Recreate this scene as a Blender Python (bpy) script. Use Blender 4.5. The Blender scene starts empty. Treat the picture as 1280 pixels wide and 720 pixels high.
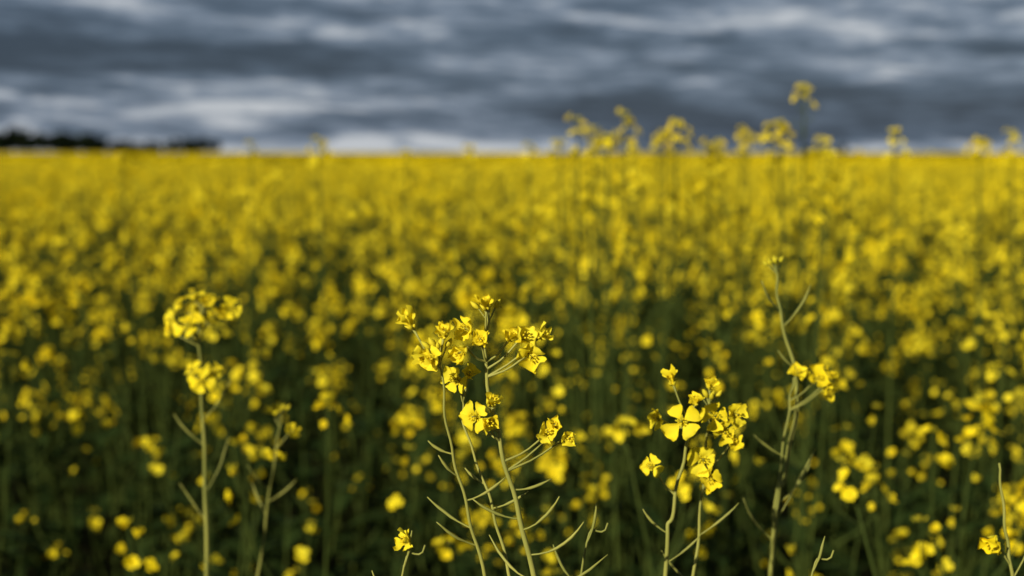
import bpy, math, random
import numpy as np
from mathutils import Vector

R = random.Random(7)
scene = bpy.context.scene
scene.view_settings.view_transform = 'Standard'
scene.view_settings.look = 'None'
scene.view_settings.exposure = 0
CAM_H = 1.45

# ------------------------------------------------------------------ materials
def new_mat(name):
    m = bpy.data.materials.new(name); m.use_nodes = True
    nt = m.node_tree; nt.nodes.clear()
    return m, nt, nt.nodes, nt.links

def plant_mat(name, c1, c2, transl, rough, scale, spec=0.2, tcol=None):
    m, nt, N, L = new_mat(name)
    out = N.new('ShaderNodeOutputMaterial')
    bs = N.new('ShaderNodeBsdfPrincipled')
    tc = N.new('ShaderNodeTexCoord')
    no = N.new('ShaderNodeTexNoise'); no.inputs['Scale'].default_value = scale; no.inputs['Detail'].default_value = 2
    oi = N.new('ShaderNodeObjectInfo')
    ad = N.new('ShaderNodeMath'); ad.operation = 'MULTIPLY_ADD'
    ad.inputs[1].default_value = 0.5
    ad2 = N.new('ShaderNodeMath'); ad2.operation = 'MULTIPLY_ADD'; ad2.inputs[1].default_value = 1.6; ad2.inputs[2].default_value = -0.55
    L.new(tc.outputs['Object'], no.inputs['Vector'])
    L.new(no.outputs['Fac'], ad2.inputs[0])
    L.new(oi.outputs['Random'], ad.inputs[0]); L.new(ad2.outputs[0], ad.inputs[2])
    mc = N.new('ShaderNodeMix'); mc.data_type = 'RGBA'
    mc.inputs[6].default_value = (*c1, 1); mc.inputs[7].default_value = (*c2, 1)
    mc.clamp_factor = True
    L.new(ad.outputs[0], mc.inputs[0])
    L.new(mc.outputs[2], bs.inputs['Base Color'])
    bs.inputs['Roughness'].default_value = rough
    bs.inputs['Specular IOR Level'].default_value = spec
    if transl > 0:
        tr = N.new('ShaderNodeBsdfTranslucent')
        mx = N.new('ShaderNodeMixShader'); mx.inputs[0].default_value = transl
        L.new(mc.outputs[2], tr.inputs['Color'])
        L.new(bs.outputs[0], mx.inputs[1]); L.new(tr.outputs[0], mx.inputs[2]); L.new(mx.outputs[0], out.inputs[0])
    else:
        L.new(bs.outputs[0], out.inputs[0])
    return m

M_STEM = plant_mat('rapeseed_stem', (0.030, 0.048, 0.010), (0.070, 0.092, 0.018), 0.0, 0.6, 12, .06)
M_HSTEM = plant_mat('rapeseed_stem_sunlit', (0.17, 0.19, 0.040), (0.36, 0.35, 0.08), 0.0, 0.5, 25, .2)  # lighter copy of the stem colour, sunlight painted in for the front plants
M_PETAL = plant_mat('rapeseed_petal', (0.96, 0.74, 0.006), (0.97, 0.84, 0.045), 0.28, 0.7, 60, 0.08)
M_LEAF = plant_mat('rapeseed_leaf', (0.012, 0.025, 0.006), (0.030, 0.050, 0.011), 0.0, 0.65, 15, .06)
M_BUD = plant_mat('rapeseed_bud', (0.40, 0.38, 0.02), (0.70, 0.58, 0.03), 0.0, 0.6, 150, .1)
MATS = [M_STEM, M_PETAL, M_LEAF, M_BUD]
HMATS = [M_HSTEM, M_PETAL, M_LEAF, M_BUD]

# ------------------------------------------------------------------ mesh builder
class MB:
    def __init__(s): s.v = []; s.f = []; s.m = []
    def grid(s, rows, mat):
        n = len(rows[0]); b = len(s.v)
        for r in rows: s.v.extend([tuple(p) for p in r])
        for i in range(len(rows) - 1):
            for j in range(n - 1):
                a = b + i * n + j
                s.f.append((a, a + 1, a + n + 1, a + n)); s.m.append(mat)
    def tube(s, pts, rad, k, mat):
        pts = [Vector(p) for p in pts]; b = len(s.v)
        up = Vector((0.31, 0.17, 0.05))
        for i, p in enumerate(pts):
            d = (pts[min(i + 1, len(pts) - 1)] - pts[max(i - 1, 0)]).normalized()
            u = d.cross(up)
            if u.length < 1e-4: u = d.cross(Vector((0, 1, 0)))
            u.normalize(); w = d.cross(u)
            for j in range(k):
                a = 2 * math.pi * j / k
                s.v.append(tuple(p + (u * math.cos(a) + w * math.sin(a)) * rad[i]))
        for i in range(len(pts) - 1):
            for j in range(k):
                a = b + i * k + j; c = b + i * k + (j + 1) % k
                s.f.append((a, c, c + k, a + k)); s.m.append(mat)
        e = b + (len(pts) - 1) * k
        s.f.append(tuple(range(e, e + k))); s.m.append(mat)
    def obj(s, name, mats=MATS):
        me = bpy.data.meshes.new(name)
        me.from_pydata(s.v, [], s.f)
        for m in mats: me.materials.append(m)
        me.polygons.foreach_set('material_index', s.m)
        me.polygons.foreach_set('use_smooth', [True] * len(s.f))
        me.update()
        return bpy.data.objects.new(name, me)

def frame(n):
    n = n.normalized()
    u = n.cross(Vector((0.3, 0.9, 0.2)))
    if u.length < 1e-3: u = n.cross(Vector((1, 0, 0)))
    u.normalize()
    return n, u, n.cross(u)

def spline(pts, n):
    P = [Vector(p) for p in pts]
    if len(P) == 2: return [P[0].lerp(P[1], i / n) for i in range(n + 1)]
    P = [P[0] * 2 - P[1]] + P + [P[-1] * 2 - P[-2]]
    out = []; segs = len(P) - 3
    for i in range(n + 1):
        t = i / n * segs; k = min(int(t), segs - 1); t -= k
        a, b, c, d = P[k:k + 4]
        out.append(0.5 * ((2 * b) + (c - a) * t + (2 * a - 5 * b + 4 * c - d) * t * t + (3 * b - a - 3 * c + d) * t ** 3))
    return out

def petal(mb, c, n, r, w, L, openn, hd, rng):
    """obovate petal: claw rises along n then the limb spreads along r"""
    T = [0, .16, .34, .52, .7, .86, 1.0] if hd else [0, .55, 1.0]
    W = {0: .05, .16: .08, .34: .22, .52: .38, .7: .46, .86: .44, 1.0: .26}
    WL = {0: .05, .55: .48, 1.0: .36}
    cols = 7 if hd else 2
    ph = rng.uniform(0, 6.28); cup = rng.uniform(-.15, .35); droop = rng.uniform(.0, .35)
    curl = rng.uniform(-.25, .25); crk = rng.uniform(.02, .07)
    rows = []
    for t in T:
        out = L * (openn * t + .05)
        h = L * ((.28 * min(t / .3, 1)) + (1 - openn) * t * .9 - droop * openn * t * t)
        row = []
        for j in range(cols):
            q = -1 + 2 * j / (cols - 1)
            ww = q * (W[t] if hd else WL[t]) * L
            hh = h + cup * L * q * q * t + (curl * L * q * t * t * .6 + crk * L * math.sin(ph + q * 4.2 + t * 6) * t if hd else 0)
            oo = out - (L * .12 * q * q if t == 1.0 and hd else 0) - (L*.05*(1-q*q) if t == 1.0 and hd else 0)
            row.append(c + r * oo + w * ww + n * hh)
        rows.append(row)
    mb.grid(rows, 1)

def flower(mb, c, n, L, openn, hd, rng):
    n, u, w = frame(n)
    a0 = rng.uniform(0, 1.57)
    for k in range(4):
        a = a0 + k * math.pi / 2 + rng.uniform(-.2, .2)
        r = u * math.cos(a) + w * math.sin(a); ww = -u * math.sin(a) + w * math.cos(a)
        petal(mb, c, n, r, ww, L * rng.uniform(.85, 1.1), min(1, max(.12, openn + rng.uniform(-.2, .15))), hd, rng)
    if hd:
        for k in range(6):
            a = a0 + k * 1.047
            d = (n + (u * math.cos(a) + w * math.sin(a)) * .22)
            p1 = c + d * L * .6
            mb.tube([c, p1], [.00025, .0002], 3, 3)
            mb.tube([p1, p1 + d * L * .07, p1 + d * L * .16], [.0003, .0007, .0002], 4, 1)
        mb.tube([c, c + n * L * .6], [.0005, .0004], 4, 0)
        for k in range(4):   # sepals
            a = a0 + .78 + k * 1.5708
            d = (n * .6 + (u * math.cos(a) + w * math.sin(a)) * .5)
            mb.tube([c, c + d * L * .3, c + d * L * .62], [.0003, .0011, .0002], 4, 3)

def bud(mb, p, d, L, hd):
    d = d.normalized()
    if hd: mb.tube([p, p + d * L * .25, p + d * L * .6, p + d * L], [L * .12, L * .26, L * .24, L * .05], 6, 3)
    else: mb.tube([p, p + d * L * .5, p + d * L], [L * .15, L * .3, L * .08], 3, 3)

def pod(mb, p, d, L, hd, rng, rad=.0013, ped=.3, rise=.55):
    d = d.normalized(); up = Vector((0, 0, 1))
    pts = [p]; n = 7 if hd else 3
    cur = p.copy(); dd = d.copy()
    for i in range(n):
        dd = (dd + up * (rise / n) + Vector((rng.uniform(-.09, .09), rng.uniform(-.09, .09), rng.uniform(-.05, .05)))).normalized(); cur = cur + dd * L / n; pts.append(cur.copy())
    rr = []
    for i in range(n + 1):
        t = i / n
        rr.append(.0005 if t < ped else (rad if t < .84 else (.0003 if t >= 1 else rad * .6)))
    mb.tube(pts, rr, 6 if hd else 3, 0)

def leaf(mb, p, d, L, W, rng, hd=False):
    d = d.normalized(); side = d.cross(Vector((0, 0, 1)))
    if side.length < 1e-3: side = Vector((1, 0, 0))
    side.normalize(); nn = side.cross(d)
    rows = []; n = 6 if hd else 4
    for i in range(n + 1):
        t = i / n
        ww = W * (math.sin(math.pi * min(1, t * .95 + .05)) ** .8) * (1 - .3 * t) + .001
        c = p + d * L * t - Vector((0, 0, 1)) * L * .5 * t * t
        wob = rng.uniform(-.06, .06) * L
        rows.append([c - side * ww + nn * ww * .35, c + nn * wob * .3, c + side * ww + nn * ww * .35])
    mb.grid(rows, 2)

def raceme(mb, P, rng, hd, nfl, fl_len, npod, size=.0110, buds=5):
    """P = dense points of the stem ending in the tip"""
    tip = P[-1]; ax = (P[-1] - P[-3]).normalized()
    L = sum((P[i + 1] - P[i]).length for i in range(len(P) - 1))
    def at(dist):
        acc = 0
        for i in range(len(P) - 1, 0, -1):
            s = (P[i] - P[i - 1]).length
            if acc + s >= dist: return P[i].lerp(P[i - 1], (dist - acc) / s), (P[i] - P[i - 1]).normalized()
            acc += s
        return P[0], ax
    for k in range(buds):
        a = k * 2.4; q = math.sqrt(k / buds)
        n, u, w = frame(ax)
        d = n + (u * math.cos(a) + w * math.sin(a)) * q * 1.1
        b = tip - ax * .004 * q + d.normalized() * .006 * (.3 + q)
        mb.tube([tip - ax * .006, b], [.0005, .0004], 3, 0)
        bud(mb, b, d, rng.uniform(.004, .0065), hd)
    for k in range(nfl):
        t = (k + .5) / nfl; a = k * 2.4 + rng.uniform(-.5, .5)
        c, dr = at(.004 + fl_len * t)
        n, u, w = frame(dr)
        o = u * math.cos(a) + w * math.sin(a)
        pl = .008 + .010 * min(1, t * 1.6) + rng.uniform(-.003, .008)
        d = (o * (.55 + .5 * t) + n * rng.uniform(.4, .9)).normalized()
        e = c + d * pl
        mb.tube([c, e], [.0006, .0005], 3 if not hd else 5, 0)
        fn = (d + Vector((rng.uniform(-.4, .4), rng.uniform(-.4, .4), rng.uniform(-.2, .4))))
        flower(mb, e, fn, size * rng.uniform(.75, 1.15), rng.uniform(.45, .98), hd, rng)
    for k in range(npod):
        a = k * 2.4 + 1; c, dr = at(.006 + fl_len + (k + .5) * min(.012, (L * .8 - fl_len) / max(1, npod)))
        n, u, w = frame(dr)
        o = u * math.cos(a) + w * math.sin(a)
        pod(mb, c, o * .9 + n * .6, rng.uniform(.022, .04), hd, rng, rad=.0009)

def field_plant(rng, h, kind):
    """kind 0 = full bloom, 1 = thinly flowered, 2 = leafy shoot without flowers"""
    mb = MB(); sparse = kind == 1
    lean = Vector((rng.uniform(-.08, .08), rng.uniform(-.08, .08), 0))
    def main(t): return Vector((lean.x * t * t * h + .012 * math.sin(t * 7 + lean.x * 90), lean.y * t * t * h + .01 * math.sin(t * 6 + 2), t * h))
    P = [main(i / 12) for i in range(13)]
    mb.tube(P, [.0045 * (1 - i / 12) + .0012 for i in range(13)], 5, 0)
    if kind < 2:
        nf = (lambda a, b: rng.randint(1, 5)) if sparse else (lambda a, b: rng.randint(a, b))
        fl = (lambda: rng.uniform(.02, .11)) if sparse else (lambda: rng.uniform(.025, .06))
        sz = .0106 if sparse else .0110
        raceme(mb, P, rng, False, nf(10, 17) + sparse, fl(), rng.randint(1, 5), sz)
        nb = rng.randint(3, 6)
        for b in range(nb):
            t0 = rng.uniform(.42, .86); a = b * 2.4 + rng.uniform(-.5, .5)
            s = main(t0); top = h * rng.uniform(max(t0 + .08, .62 if sparse else .72), 1.0 if t0 > .5 else .95)
            rr = rng.uniform(.06, .18) * (1 if t0 < .7 else .7)
            o = Vector((math.cos(a), math.sin(a), 0))
            e = Vector((s.x, s.y, 0)) + o * rr + Vector((0, 0, top))
            m = s.lerp(e, .5) + o * rr * .18 - Vector((0, 0, (top - s.z) * .08))
            Q = spline([s, m, e], 8)
            mb.tube(Q, [.0022 * (1 - i / 8) + .0009 for i in range(9)], 4, 0)
            raceme(mb, Q, rng, False, nf(5, 13), min(fl(), (e - s).length * .6), rng.randint(1, 4), sz)
            leaf(mb, s, o + Vector((0, 0, .5)), rng.uniform(.05, .11), rng.uniform(.008, .017), rng)
    for k in range(14 if kind < 2 else 26):
        t = rng.uniform(.08, .78 if kind < 2 else .97); a = k * 2.4
        leaf(mb, main(t), Vector((math.cos(a), math.sin(a), rng.uniform(.2, 1.3))), rng.uniform(.10, .22) * (1.1 - t * .6), rng.uniform(.016, .042) * (1.1 - t * .7), rng)
    return mb

src = bpy.data.collections.new('rapeseed_plant_variants')
NV = 8; NS = 9; NU = 3
for i in range(NV + NS + NU):
    kind = 0 if i < NV else (1 if i < NV + NS else 2)
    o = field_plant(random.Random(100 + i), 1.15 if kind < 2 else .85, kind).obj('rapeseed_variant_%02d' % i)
    src.objects.link(o)

# ------------------------------------------------------------------ scatter
pts = []; rots = []; scls = []; ids = []
def undul(x, y):
    return .035 * math.sin(x * 1.7 + y * .6) + .03 * math.sin(y * 1.1 - x * .8 + 1.3) + .03 * math.sin(x * .35 + .2 * y)
def scatter(y0, y1, dens, margin, jit, psparse, under=False):
    cell = 1 / math.sqrt(dens); y = y0
    while y < y1:
        wid = .50 * y + margin; x = -wid
        while x < wid:
            px = x + R.uniform(-.5, .5) * cell; py = y + R.uniform(-.5, .5) * cell
            s = 1.0 + undul(px, py) + R.gauss(0, jit)
            if py < 1.8: s = min(s - .04, 1.0)
            s = min(s, 1.26)
            pts.append((px, py, 0)); rots.append((R.gauss(0, .06), R.gauss(0, .06), R.uniform(0, 6.283)))
            k = R.uniform(.9, 1.1); scls.append((k, k, s))
            if under: ids.append(NV + NS + R.randrange(NU))
            else: ids.append(NV + R.randrange(NS) if R.random() < psparse else R.randrange(NV))
            x += cell
        y += cell
scatter(1.40, 2.3, 11, 1.5, .085, .96)
scatter(2.3, 4.5, 15.5, 1.5, .08, .72)
scatter(4.5, 14, 18, 1.5, .075, .35)
scatter(14, 38, 9, 1.5, .07, .0)
scatter(1.45, 4.0, 13, 1.3, .08, 0, True)
me = bpy.data.meshes.new('rapeseed_field'); me.from_pydata(pts, [], [])
a = me.attributes.new('rot', 'FLOAT_VECTOR', 'POINT'); a.data.foreach_set('vector', np.array(rots, dtype=np.float32).ravel())
a = me.attributes.new('scl', 'FLOAT_VECTOR', 'POINT'); a.data.foreach_set('vector', np.array(scls, dtype=np.float32).ravel())
a = me.attributes.new('idx', 'INT', 'POINT'); a.data.foreach_set('value', np.array(ids, dtype=np.int32))
field = bpy.data.objects.new('rapeseed_field', me); scene.collection.objects.link(field)
ng = bpy.data.node_groups.new('scatter_plants', 'GeometryNodeTree')
ng.interface.new_socket('Geometry', in_out='INPUT', socket_type='NodeSocketGeometry')
ng.interface.new_socket('Geometry', in_out='OUTPUT', socket_type='NodeSocketGeometry')
gi = ng.nodes.new('NodeGroupInput'); go = ng.nodes.new('NodeGroupOutput')
ci = ng.nodes.new('GeometryNodeCollectionInfo'); ci.inputs['Collection'].default_value = src
ci.inputs['Separate Children'].default_value = True; ci.inputs['Reset Children'].default_value = True
ip = ng.nodes.new('GeometryNodeInstanceOnPoints'); ip.inputs['Pick Instance'].default_value = True
def na(n, t):
    x = ng.nodes.new('GeometryNodeInputNamedAttribute'); x.data_type = t; x.inputs['Name'].default_value = n
    return [q for q in x.outputs if q.enabled and q.name == 'Attribute'][0]
ng.links.new(gi.outputs[0], ip.inputs['Points']); ng.links.new(ci.outputs[0], ip.inputs['Instance'])
ng.links.new(na('idx', 'INT'), ip.inputs['Instance Index'])
ng.links.new(na('rot', 'FLOAT_VECTOR'), ip.inputs['Rotation'])
ng.links.new(na('scl', 'FLOAT_VECTOR'), ip.inputs['Scale'])
ng.links.new(ip.outputs[0], go.inputs[0])
md = field.modifiers.new('scatter', 'NODES'); md.node_group = ng

# far canopy of the same crop
m, nt, N, L = new_mat('rapeseed_canopy')
out = N.new('ShaderNodeOutputMaterial'); bs = N.new('ShaderNodeBsdfPrincipled')
geo = N.new('ShaderNodeNewGeometry')
n1 = N.new('ShaderNodeTexNoise'); n1.inputs['Scale'].default_value = 1.3; n1.inputs['Detail'].default_value = 6
n2 = N.new('ShaderNodeTexNoise'); n2.inputs['Scale'].default_value = .03; n2.inputs['Detail'].default_value = 3
L.new(geo.outputs['Position'], n1.inputs['Vector']); L.new(geo.outputs['Position'], n2.inputs['Vector'])
ad = N.new('ShaderNodeMath'); ad.operation = 'ADD'; L.new(n1.outputs[0], ad.inputs[0]); L.new(n2.outputs[0], ad.inputs[1])
cr = N.new('ShaderNodeValToRGB'); cr.color_ramp.elements[0].position = .40; cr.color_ramp.elements[0].color = (.18, .15, .008, 1)
cr.color_ramp.elements[1].position = .54; cr.color_ramp.elements[1].color = (.84, .63, .006, 1)
mh = N.new('ShaderNodeMath'); mh.operation = 'MULTIPLY'; mh.inputs[1].default_value = .5
L.new(ad.outputs[0], mh.inputs[0]); L.new(mh.outputs[0], cr.inputs[0]); L.new(cr.outputs[0], bs.inputs['Base Color'])
bs.inputs['Roughness'].default_value = .9; bs.inputs['Specular IOR Level'].default_value = .0
L.new(bs.outputs[0], out.inputs[0]); M_CAN = m
mb = MB(); rows = []
y = 36.0; ys = []
while y < 880: ys.append(y); y *= 1.011
ys.append(880)
for y in ys:
    wid = y * .62 + 20
    rows.append([(-wid + 2 * wid * i / 160, y + R.uniform(-.3, .3), (1.18 + R.uniform(-.16, .16)) if y > 37.5 else .6) for i in range(161)])
mb.grid(rows, 0)
o = mb.obj('rapeseed_field_canopy', [M_CAN]); scene.collection.objects.link(o); o.parent = field

# ------------------------------------------------------------------ ground
m, nt, N, L = new_mat('soil')
out = N.new('ShaderNodeOutputMaterial'); bs = N.new('ShaderNodeBsdfPrincipled'); geo = N.new('ShaderNodeNewGeometry')
n1 = N.new('ShaderNodeTexNoise'); n1.inputs['Scale'].default_value = 9; n1.inputs['Detail'].default_value = 8
L.new(geo.outputs['Position'], n1.inputs['Vector'])
cr = N.new('ShaderNodeValToRGB'); cr.color_ramp.elements[0].position = .35; cr.color_ramp.elements[0].color = (.022, .018, .010, 1)
cr.color_ramp.elements[1].position = .7; cr.color_ramp.elements[1].color = (.040, .045, .018, 1)
L.new(n1.outputs[0], cr.inputs[0]); L.new(cr.outputs[0], bs.inputs['Base Color'])
bp = N.new('ShaderNodeBump'); bp.inputs['Distance'].default_value = .03; L.new(n1.outputs[0], bp.inputs['Height']); L.new(bp.outputs[0], bs.inputs['Normal'])
bs.inputs['Roughness'].default_value = .95; bs.inputs['Specular IOR Level'].default_value = .0; L.new(bs.outputs[0], out.inputs[0])
mb = MB(); mb.grid([[(-4000, -500, 0), (4000, -500, 0)], [(-4000, 6000, 0), (4000, 6000, 0)]], 0)
scene.collection.objects.link(mb.obj('ground', [m]))

# ------------------------------------------------------------------ distant trees
M_TF = plant_mat('tree_foliage', (.008, .014, .009), (.018, .026, .012), 0, .9, .3, .0)
M_TB = plant_mat('tree_bark', (.03, .025, .02), (.05, .04, .03), 0, .9, 2, .0)
mb = MB(); rt = random.Random(3)
def tree(x, y, h):
    mb.tube([(x, y, 0), (x + .2, y, h * .35), (x + .1, y, h * .75)], [h * .03, h * .02, h * .006], 5, 1)
    lob = [(Vector((x + rt.uniform(-.28, .28) * h, y + rt.uniform(-.28, .28) * h, h * rt.uniform(.3, .82))), h * rt.uniform(.16, .28)) for _ in range(8)]
    for c, r in lob:
        mb.tube([(x, y, h * .3), c], [h * .012, h * .004], 3, 1)
        for _ in range(42):
            d = Vector((rt.gauss(0, 1), rt.gauss(0, 1), rt.gauss(0, 1))).normalized() * r * rt.uniform(.3, 1.1)
            p = c + d; n, u, w = frame(Vector((rt.gauss(0, 1), rt.gauss(0, 1), rt.gauss(0, 1)))); q = r * rt.uniform(.2, .38)
            mb.grid([[p - u * q - w * q, p + u * q - w * q * .6], [p - u * q * .7 + w * q, p + u * q + w * q]], 0)
x = -620
while x < -188:
    h = 11 + 2.2 * math.sin(x * .06) + rt.uniform(-1.5, 1.8)
    if x > -235: h *= .8
    if -322 < x < -305: h += 3.0
    tree(x, 900 + rt.uniform(-12, 12), h); x += rt.uniform(1.8, 3.6)
for x in (188, 193, 198, 204, 209): tree(x, 905, rt.uniform(4.5, 7))
x = 330
while x < 620: tree(x, 905 + rt.uniform(-12, 12), rt.uniform(3, 5)); x += rt.uniform(4, 9)
scene.collection.objects.link(mb.obj('distant_tree_line', [M_TF, M_TB]))

# ------------------------------------------------------------------ individual plants at the field margin
def hero(name, stems, flowers=(), pods=(), leaves=(), seed=1, r0=.0022, auto=(), mats=HMATS, fs=1.12):
    """stems: list of point lists, flowers: (stem, height, pos, facing, size, open)"""
    rng = random.Random(seed); mb = MB(); dense = []
    for k, s in enumerate(stems):
        n = 10 * (len(s) - 1); Q = spline(s, n)
        for q in range(3, n):   # slight natural waviness
            Q[q] = Q[q] + Vector((math.sin(q * .9 + k) * .0006, math.cos(q * .7 + k) * .0006, 0))
        dense.append(Q)
        rr = r0 if k == 0 else r0 * .72
        hmax = Q[-1].z
        mb.tube(Q, [rr * (.42 + .58 * min(1, (hmax - p.z) / .18)) + max(0, (hmax - .35 - p.z)) * .003 for p in Q], 8, 0)
    for (si, frm, pos, face, size, op) in flowers:
        Q = dense[si]; a = min(Q, key=lambda p: abs(p.z - frm)); e = Vector(pos)
        mid = a.lerp(e, .5) - Vector((0, 0, .002))
        mb.tube(spline([a, mid, e], 5), [.0008, .0007, .0006, .0006, .0006, .0008], 5, 0)
        flower(mb, e, Vector(face), size * fs, op, True, rng)
    for (si, frm, d, L) in pods:
        Q = dense[si]; a = min(Q, key=lambda p: abs(p.z - frm))
        pod(mb, a, Vector(d), L * rng.uniform(.7, 1), True, rng, rad=.00085, ped=.3, rise=rng.uniform(.3, 1.2))
    for (si, nf, fl, npd, size) in auto:
        raceme(mb, dense[si], rng, True, nf, fl, npd, size * 1.1, 9)
    for (si, frm, d, L, W) in leaves:
        Q = dense[si]; a = min(Q, key=lambda p: abs(p.z - frm)); leaf(mb, a, Vector(d), L, W, rng, True)
    o = mb.obj(name, mats); scene.collection.objects.link(o); return o

# in-focus plant
S0 = [(.045, .78, 0), (.035, .765, .6), (.024, .752, 1.12), (.0105, .75, 1.226), (-.004, .75, 1.285), (-.014, .75, 1.335), (-.0125, .75, 1.366)]
S1 = [(.030, .758, 1.02), (-.008, .757, 1.19), (-.024, .752, 1.258), (-.034, .745, 1.302), (-.038, .742, 1.346)]
S2 = [(.020, .752, 1.15), (.0, .76, 1.215), (-.012, .765, 1.26), (-.026, .77, 1.30), (-.0265, .77, 1.322)]
hero('rapeseed_plant', [S0, S1, S2],
     flowers=[
        (0, 1.352, (-.0135, .745, 1.367), (-.2, -.5, .9), .0085, .35),
        (0, 1.345, (-.0215, .745, 1.356), (-.7, -.8, .4), .0100, .5),
        (0, 1.338, (-.024, .742, 1.348), (-.6, -.6, -.5), .010, .45),
        (0, 1.340, (-.002, .752, 1.350), (.3, -.6, .6), .0080, .35),
        (0, 1.335, (.004, .748, 1.351), (.4, -.7, .35), .0105, .5),
        (0, 1.330, (.009, .745, 1.344), (.2, -.8, -.2), .010, .6),
        (0, 1.330, (.014, .748, 1.352), (.6, -.7, .5), .0085, .45),
        (0, 1.338, (-.016, .742, 1.351), (-.1, -.8, .3), .0085, .6),
        (1, 1.335, (-.052, .745, 1.357), (-.5, -.4, .9), .0095, .25),
        (1, 1.340, (-.044, .738, 1.346), (-.3, -.7, -.4), .010, .45),
        (1, 1.343, (-.036, .738, 1.353), (.1, -.6, .7), .009, .3),
        (1, 1.338, (-.040, .736, 1.343), (-.4, -.8, 0), .0085, .7),
        (2, 1.315, (-.0285, .765, 1.326), (-.5, -.7, .3), .0095, .7),
        (2, 1.315, (-.024, .765, 1.329), (.2, -.7, .4), .0080, .4),
        (0, 1.300, (-.018, .742, 1.311), (-.4, -.8, .1), .0098, .65),
        (0, 1.305, (-.012, .744, 1.316), (.3, -.6, .8), .0085, .35),
        (0, 1.298, (-.013, .742, 1.309), (.2, -.7, -.1), .0085, .6),
        (0, 1.285, (.018, .752, 1.299), (.2, -.7, .4), .0080, .65),
        (0, 1.280, (.029, .756, 1.297), (.3, -.7, .0), .0072, .5),
        (0, 1.282, (.024, .756, 1.302), (-.2, -.7, .5), .0070, .4),
     ],
     pods=[(0, 1.268, (1, .1, -.1), .030), (0, 1.255, (-1, -.2, .1), .036), (0, 1.236, (1, -.2, .0), .044), (0, 1.222, (-1, .2, .1), .040),
           (0, 1.246, (.9, -.5, .3), .042), (0, 1.295, (-.9, .3, .4), .020), (1, 1.29, (-1, 0, .1), .022), (1, 1.278, (-.8, -.5, .4), .022),
           (1, 1.262, (.9, .1, .1), .030), (1, 1.25, (-.9, .2, .3), .034), (2, 1.27, (-.9, 0, .5), .020),
           (2, 1.255, (.9, -.3, .2), .03), (0, 1.212, (1, .3, .2), .05), (1, 1.235, (-1, -.3, .3), .03)],
     seed=11, r0=.0018, auto=[(0, 0, .01, 0, .009), (1, 0, .01, 0, .009)])

# plant to its right
S0 = [(.085, .87, 0), (.088, .862, .7), (.093, .852, 1.16), (.098, .85, 1.232), (.106, .85, 1.272), (.108, .85, 1.292)]
S1 = [(.090, .86, 1.02), (.112, .87, 1.17), (.119, .872, 1.24), (.123, .87, 1.297)]
hero('rapeseed_plant', [S0, S1],
     flowers=[
        (0, 1.285, (.102, .842, 1.289), (-.2, -1, .25), .0112, .98),
        (0, 1.286, (.110, .847, 1.298), (.1, -.6, .9), .009, .4),
        (0, 1.284, (.090, .850, 1.289), (-.6, -.6, .2), .009, .6),
        (0, 1.288, (.098, .853, 1.309), (-.3, -.3, .9), .009, .3),
        (1, 1.280, (.124, .862, 1.288), (.0, -.9, .3), .0095, .75),
        (1, 1.285, (.136, .866, 1.289), (.3, -.7, .1), .0095, .65),
        (1, 1.288, (.122, .868, 1.304), (.1, -.4, .9), .009, .3),
        (1, 1.275, (.130, .864, 1.280), (.1, -.8, -.2), .0085, .7),
        (1, 1.245, (.117, .862, 1.262), (.0, -.95, .1), .0105, .8),
        (1, 1.240, (.121, .862, 1.252), (.0, -.9, -.3), .0100, .6),
        (1, 1.25, (.135, .868, 1.270), (.4, -.7, .5), .008, .6),
        (0, 1.24, (.086, .852, 1.259), (-.5, -.7, .3), .0085, .7)],
     pods=[(0, 1.22, (-1, 0, .5), .03), (0, 1.20, (1, 0, .5), .035), (1, 1.21, (1, 0, .6), .035), (1, 1.18, (-.8, -.4, .5), .035)],
     seed=5, r0=.0019, auto=[(1, 0, .01, 0, .009)], fs=1.12)

# slender branch with pods further right
S0 = [(.17, 1.06, 0), (.185, 1.03, .7), (.187, 1.0, 1.15), (.195, 1.0, 1.22), (.203, 1.0, 1.28), (.190, 1.0, 1.335), (.186, 1.0, 1.37)]
S1 = [(.187, 1.0, 1.12), (.186, .99, 1.19), (.194, .99, 1.26), (.198, .99, 1.292)]
hero('rapeseed_plant', [S0, S1],
     flowers=[(1, 1.28, (.199, .985, 1.294), (0, -.7, .7), .009, .6), (1, 1.275, (.213, .99, 1.290), (.3, -.8, .5), .010, .8), (1, 1.27, (.219, .99, 1.284), (.4, -.6, -.2), .009, .6), (1, 1.27, (.223, .99, 1.291), (.3, -.5, .8), .008, .6)],
     pods=[(0, 1.20, (1, -.1, .8), .055), (0, 1.185, (.9, 0, 1.1), .06), (0, 1.23, (-1, 0, .3), .03), (0, 1.30, (-.9, 0, .5), .025), (0, 1.17, (-1, 0, .7), .05)],
     seed=6, r0=.002, auto=[(0, 0, .02, 2, .008)])

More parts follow.
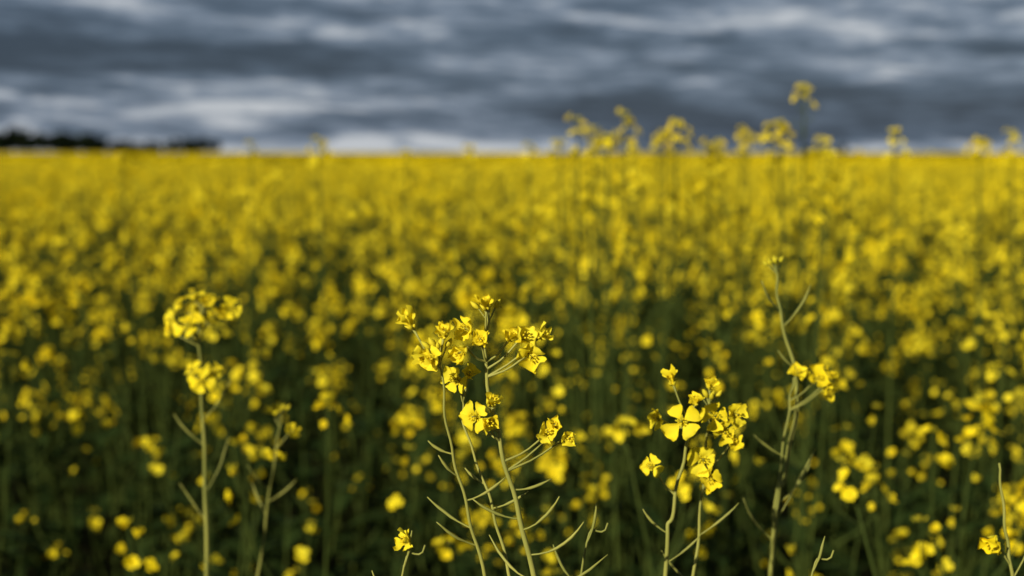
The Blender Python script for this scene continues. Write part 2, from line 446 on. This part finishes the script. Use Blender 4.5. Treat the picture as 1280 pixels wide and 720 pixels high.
# left plant, out of focus
S0 = [(-.30, 1.24, 0), (-.285, 1.22, .6), (-.265, 1.2, 1.05), (-.264, 1.2, 1.2), (-.266, 1.2, 1.29), (-.262, 1.2, 1.322)]
S1 = [(-.30, 1.21, .80), (-.24, 1.25, 1.02), (-.215, 1.25, 1.16), (-.205, 1.25, 1.22)]
hero('rapeseed_plant', [S0, S1], flowers=[(0, 1.25, (-.262, 1.19, 1.256), (0, -.9, .4), .011, .95), (0, 1.25, (-.27, 1.2, 1.262), (-.6, -.5, .6), .010, .8), (0, 1.255, (-.255, 1.2, 1.263), (.4, -.6, .4), .0095, .8),
     (0, 1.29, (-.287, 1.2, 1.308), (-.6, -.6, .1), .010, .8), (0, 1.30, (-.240, 1.2, 1.316), (.3, -.8, .4), .0105, .9)],
     pods=[(0, 1.22, (1, 0, .6), .045), (0, 1.2, (-1, 0, .6), .045), (0, 1.16, (1, 0, 1.1), .06), (0, 1.13, (-.9, 0, .9), .05)],
     seed=8, r0=.0018, auto=[(0, 9, .035, 0, .0105), (1, 3, .06, 3, .0095)])

# right margin: nearer pod branch and spent petals
S0 = [(.32, .86, 0), (.315, .85, .7), (.310, .85, 1.12), (.306, .85, 1.19), (.301, .85, 1.222), (.296, .85, 1.262)]
hero('rapeseed_plant', [S0], flowers=[(0, 1.20, (.294, .845, 1.218), (-.6, -.5, -.6), .012, .4)],
     pods=[(0, 1.19, (.5, 0, 1), .05), (0, 1.16, (-.8, 0, .9), .05)], seed=9, r0=.0017)

# low stalk tips at the bottom edge
for k, (x, y, z) in enumerate([(.055, .80, 1.238), (.185, .80, 1.222), (-.05, .80, 1.225)]):
    S0 = [(x - .05, y + .03, 0), (x - .035, y + .01, .7), (x - .018, y, z - .06), (x, y, z)]
    hero('rapeseed_plant', [S0], pods=[(0, z - .03, (-.9, 0, .6), .03), (0, z - .05, (.9, 0, .8), .035), (0, z - .07, (-.8, .3, .7), .04), (0, z - .015, (.5, 0, 1), .025)],
         flowers=([(0, z - .01, (x - .008, y, z + .002), (-.6, -.5, .3), .009, .5)] if k == 2 else []), seed=20 + k, r0=.0013)

# taller plants standing above the canopy
rt = random.Random(44)
TALL = [(.52, 2.55, 1.565), (.47, 2.5, 1.50), (.115, 2.5, 1.505), (.16, 2.4, 1.475), (.215, 2.7, 1.52), (.29, 2.5, 1.50), (.31, 2.9, 1.49), (.42, 2.9, 1.47),
        (-.42, 3.1, 1.475), (-.62, 3.4, 1.47), (.63, 2.9, 1.475), (.75, 2.8, 1.49), (.95, 2.9, 1.47), (.04, 3.2, 1.465), (-.1, 3.5, 1.455), (.56, 3.4, 1.49), (1.05, 3.0, 1.49),
        (-.9, 3.3, 1.44), (-.25, 3.4, 1.45), (.22, 3.6, 1.47), (.36, 2.6, 1.46), (.25, 2.9, 1.46), (.1, 3.0, 1.47), (.6, 2.7, 1.45), (.12, 2.2, 1.40), (.48, 2.2, 1.40),
        (.5, 3.1, 1.50), (.18, 3.1, 1.50), (.34, 3.3, 1.485)]
for k, (x, y, z) in enumerate(TALL):
    dx = rt.uniform(-.05, .05); sx = rt.choice((-1, 1))
    S0 = [(x - dx * 2, y + .05, 0), (x - dx, y, .7), (x - dx * .2, y, z - .25), (x, y, z)]
    S1 = [(x - dx * .3, y, z - .33), (x + sx * .05, y, z - .2), (x + sx * .06, y, z - rt.uniform(.06, .11))]
    S2 = [(x - dx * .5, y, z - .42), (x - sx * .07, y, z - .28), (x - sx * .09, y, z - rt.uniform(.13, .2))]
    hero('rapeseed_plant', [S0, S1, S2], seed=60 + k, r0=.0022, mats=MATS,
         auto=[(0, rt.randint(5, 12), rt.uniform(.03, .09), 4, .0110), (1, rt.randint(3, 8), .05, 3, .0105), (2, rt.randint(3, 8), .05, 3, .0105)])

# ------------------------------------------------------------------ light and sky
SUN_EL, SUN_AZ = math.radians(22), math.radians(216)   # azimuth clockwise from +Y
sd = Vector((math.sin(SUN_AZ) * math.cos(SUN_EL), math.cos(SUN_AZ) * math.cos(SUN_EL), math.sin(SUN_EL)))
ld = bpy.data.lights.new('sun', 'SUN'); ld.energy = 5.0; ld.angle = math.radians(.6); ld.color = (1, .92, .72)
lo = bpy.data.objects.new('sun', ld); lo.rotation_euler = (-sd).to_track_quat('-Z', 'Y').to_euler(); lo.location = (-3, -4, 6)
scene.collection.objects.link(lo)

w = bpy.data.worlds.new('World'); scene.world = w; w.use_nodes = True
nt = w.node_tree; N = nt.nodes; L = nt.links; N.clear()
def math_(op, a, b=None, c=None, clamp=False):
    n = N.new('ShaderNodeMath'); n.operation = op; n.use_clamp = clamp
    for i, v in enumerate((a, b, c)):
        if v is None: continue
        if isinstance(v, (int, float)): n.inputs[i].default_value = v
        else: L.new(v, n.inputs[i])
    return n.outputs[0]
def smooth(v, lo_, hi_, a=0, b=1):
    n = N.new('ShaderNodeMapRange'); n.interpolation_type = 'SMOOTHSTEP'
    L.new(v, n.inputs[0]); n.inputs[1].default_value = lo_; n.inputs[2].default_value = hi_; n.inputs[3].default_value = a; n.inputs[4].default_value = b
    return n.outputs[0]
tc = N.new('ShaderNodeTexCoord'); sp = N.new('ShaderNodeSeparateXYZ'); L.new(tc.outputs['Generated'], sp.inputs[0])
X, Y, Z = sp.outputs
def noise(sx, sz, detail, dist, off):
    cb = N.new('ShaderNodeCombineXYZ')
    L.new(math_('MULTIPLY_ADD', X, sx, off), cb.inputs[0]); L.new(math_('MULTIPLY', Y, sx), cb.inputs[1])
    zz = math_('ADD', math_('MULTIPLY', Z, sz), math_('MULTIPLY', X, sz * .04))
    L.new(zz, cb.inputs[2])
    n = N.new('ShaderNodeTexNoise'); n.inputs['Scale'].default_value = 1; n.inputs['Detail'].default_value = detail
    n.inputs['Distortion'].default_value = dist; n.inputs['Roughness'].default_value = .6
    L.new(cb.outputs[0], n.inputs['Vector']); return n.outputs['Fac']
A = noise(8, 62, 5, .6, 3.1); B = noise(24, 150, 5, .5, 8.7)
v = math_('ADD', math_('MULTIPLY', A, .60), math_('MULTIPLY', B, .40))
left = smooth(X, .12, -.14)
low = smooth(Z, .056, .042)
v = math_('ADD', v, math_('MULTIPLY', math_('MULTIPLY', left, low), .06))
band = math_('MULTIPLY', smooth(Z, .048, .056), smooth(Z, .080, .070))
v = math_('ADD', v, math_('MULTIPLY', math_('MULTIPLY', band, smooth(X, .0, -.2)), -.14))
right = smooth(X, -.05, .12)
lowr = math_('MULTIPLY', smooth(Z, .048, .034), smooth(Z, .002, .010))
v = math_('ADD', v, math_('MULTIPLY', math_('MULTIPLY', right, lowr), -.10))
midr = math_('MULTIPLY', smooth(Z, .044, .052), smooth(Z, .068, .058))
v = math_('ADD', v, math_('MULTIPLY', math_('MULTIPLY', right, midr), .05))
v = math_('ADD', v, smooth(Z, .075, .1, 0, .04))
v = math_('ADD', v, math_('MULTIPLY', smooth(Z, .020, .0, 0, .09), smooth(X, .20, .0, .25, 1)))
cr = N.new('ShaderNodeValToRGB'); L.new(v, cr.inputs[0]); e = cr.color_ramp.elements
e[0].position = .37; e[0].color = (.038, .057, .088, 1)
e[1].position = .66; e[1].color = (.54, .57, .61, 1)
q = e.new(.48); q.color = (.086, .122, .176, 1)
q = e.new(.57); q.color = (.20, .25, .325, 1)
sky = N.new('ShaderNodeTexSky'); sky.sky_type = 'NISHITA'; sky.sun_disc = False
sky.sun_elevation = SUN_EL; sky.sun_rotation = SUN_AZ
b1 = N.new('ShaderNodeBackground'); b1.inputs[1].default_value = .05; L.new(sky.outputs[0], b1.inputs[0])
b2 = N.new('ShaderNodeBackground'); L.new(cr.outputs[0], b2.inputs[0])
# unseen upper sky dimmed to cut fill light on the plants
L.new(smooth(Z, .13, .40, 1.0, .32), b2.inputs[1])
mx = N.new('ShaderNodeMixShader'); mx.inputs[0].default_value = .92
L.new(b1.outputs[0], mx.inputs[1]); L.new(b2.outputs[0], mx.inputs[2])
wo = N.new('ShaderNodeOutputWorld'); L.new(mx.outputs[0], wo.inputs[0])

# ------------------------------------------------------------------ camera
cd = bpy.data.cameras.new('camera'); cam = bpy.data.objects.new('camera', cd); scene.collection.objects.link(cam)
cd.lens = 50; cd.sensor_width = 36; cd.clip_start = .02; cd.clip_end = 10000
cam.location = (0, 0, CAM_H); cam.rotation_euler = (math.radians(90 - 5.46), 0, 0)
cd.dof.use_dof = True; cd.dof.focus_distance = .78; cd.dof.aperture_fstop = 6.3
scene.camera = cam
print('instances', len(pts))
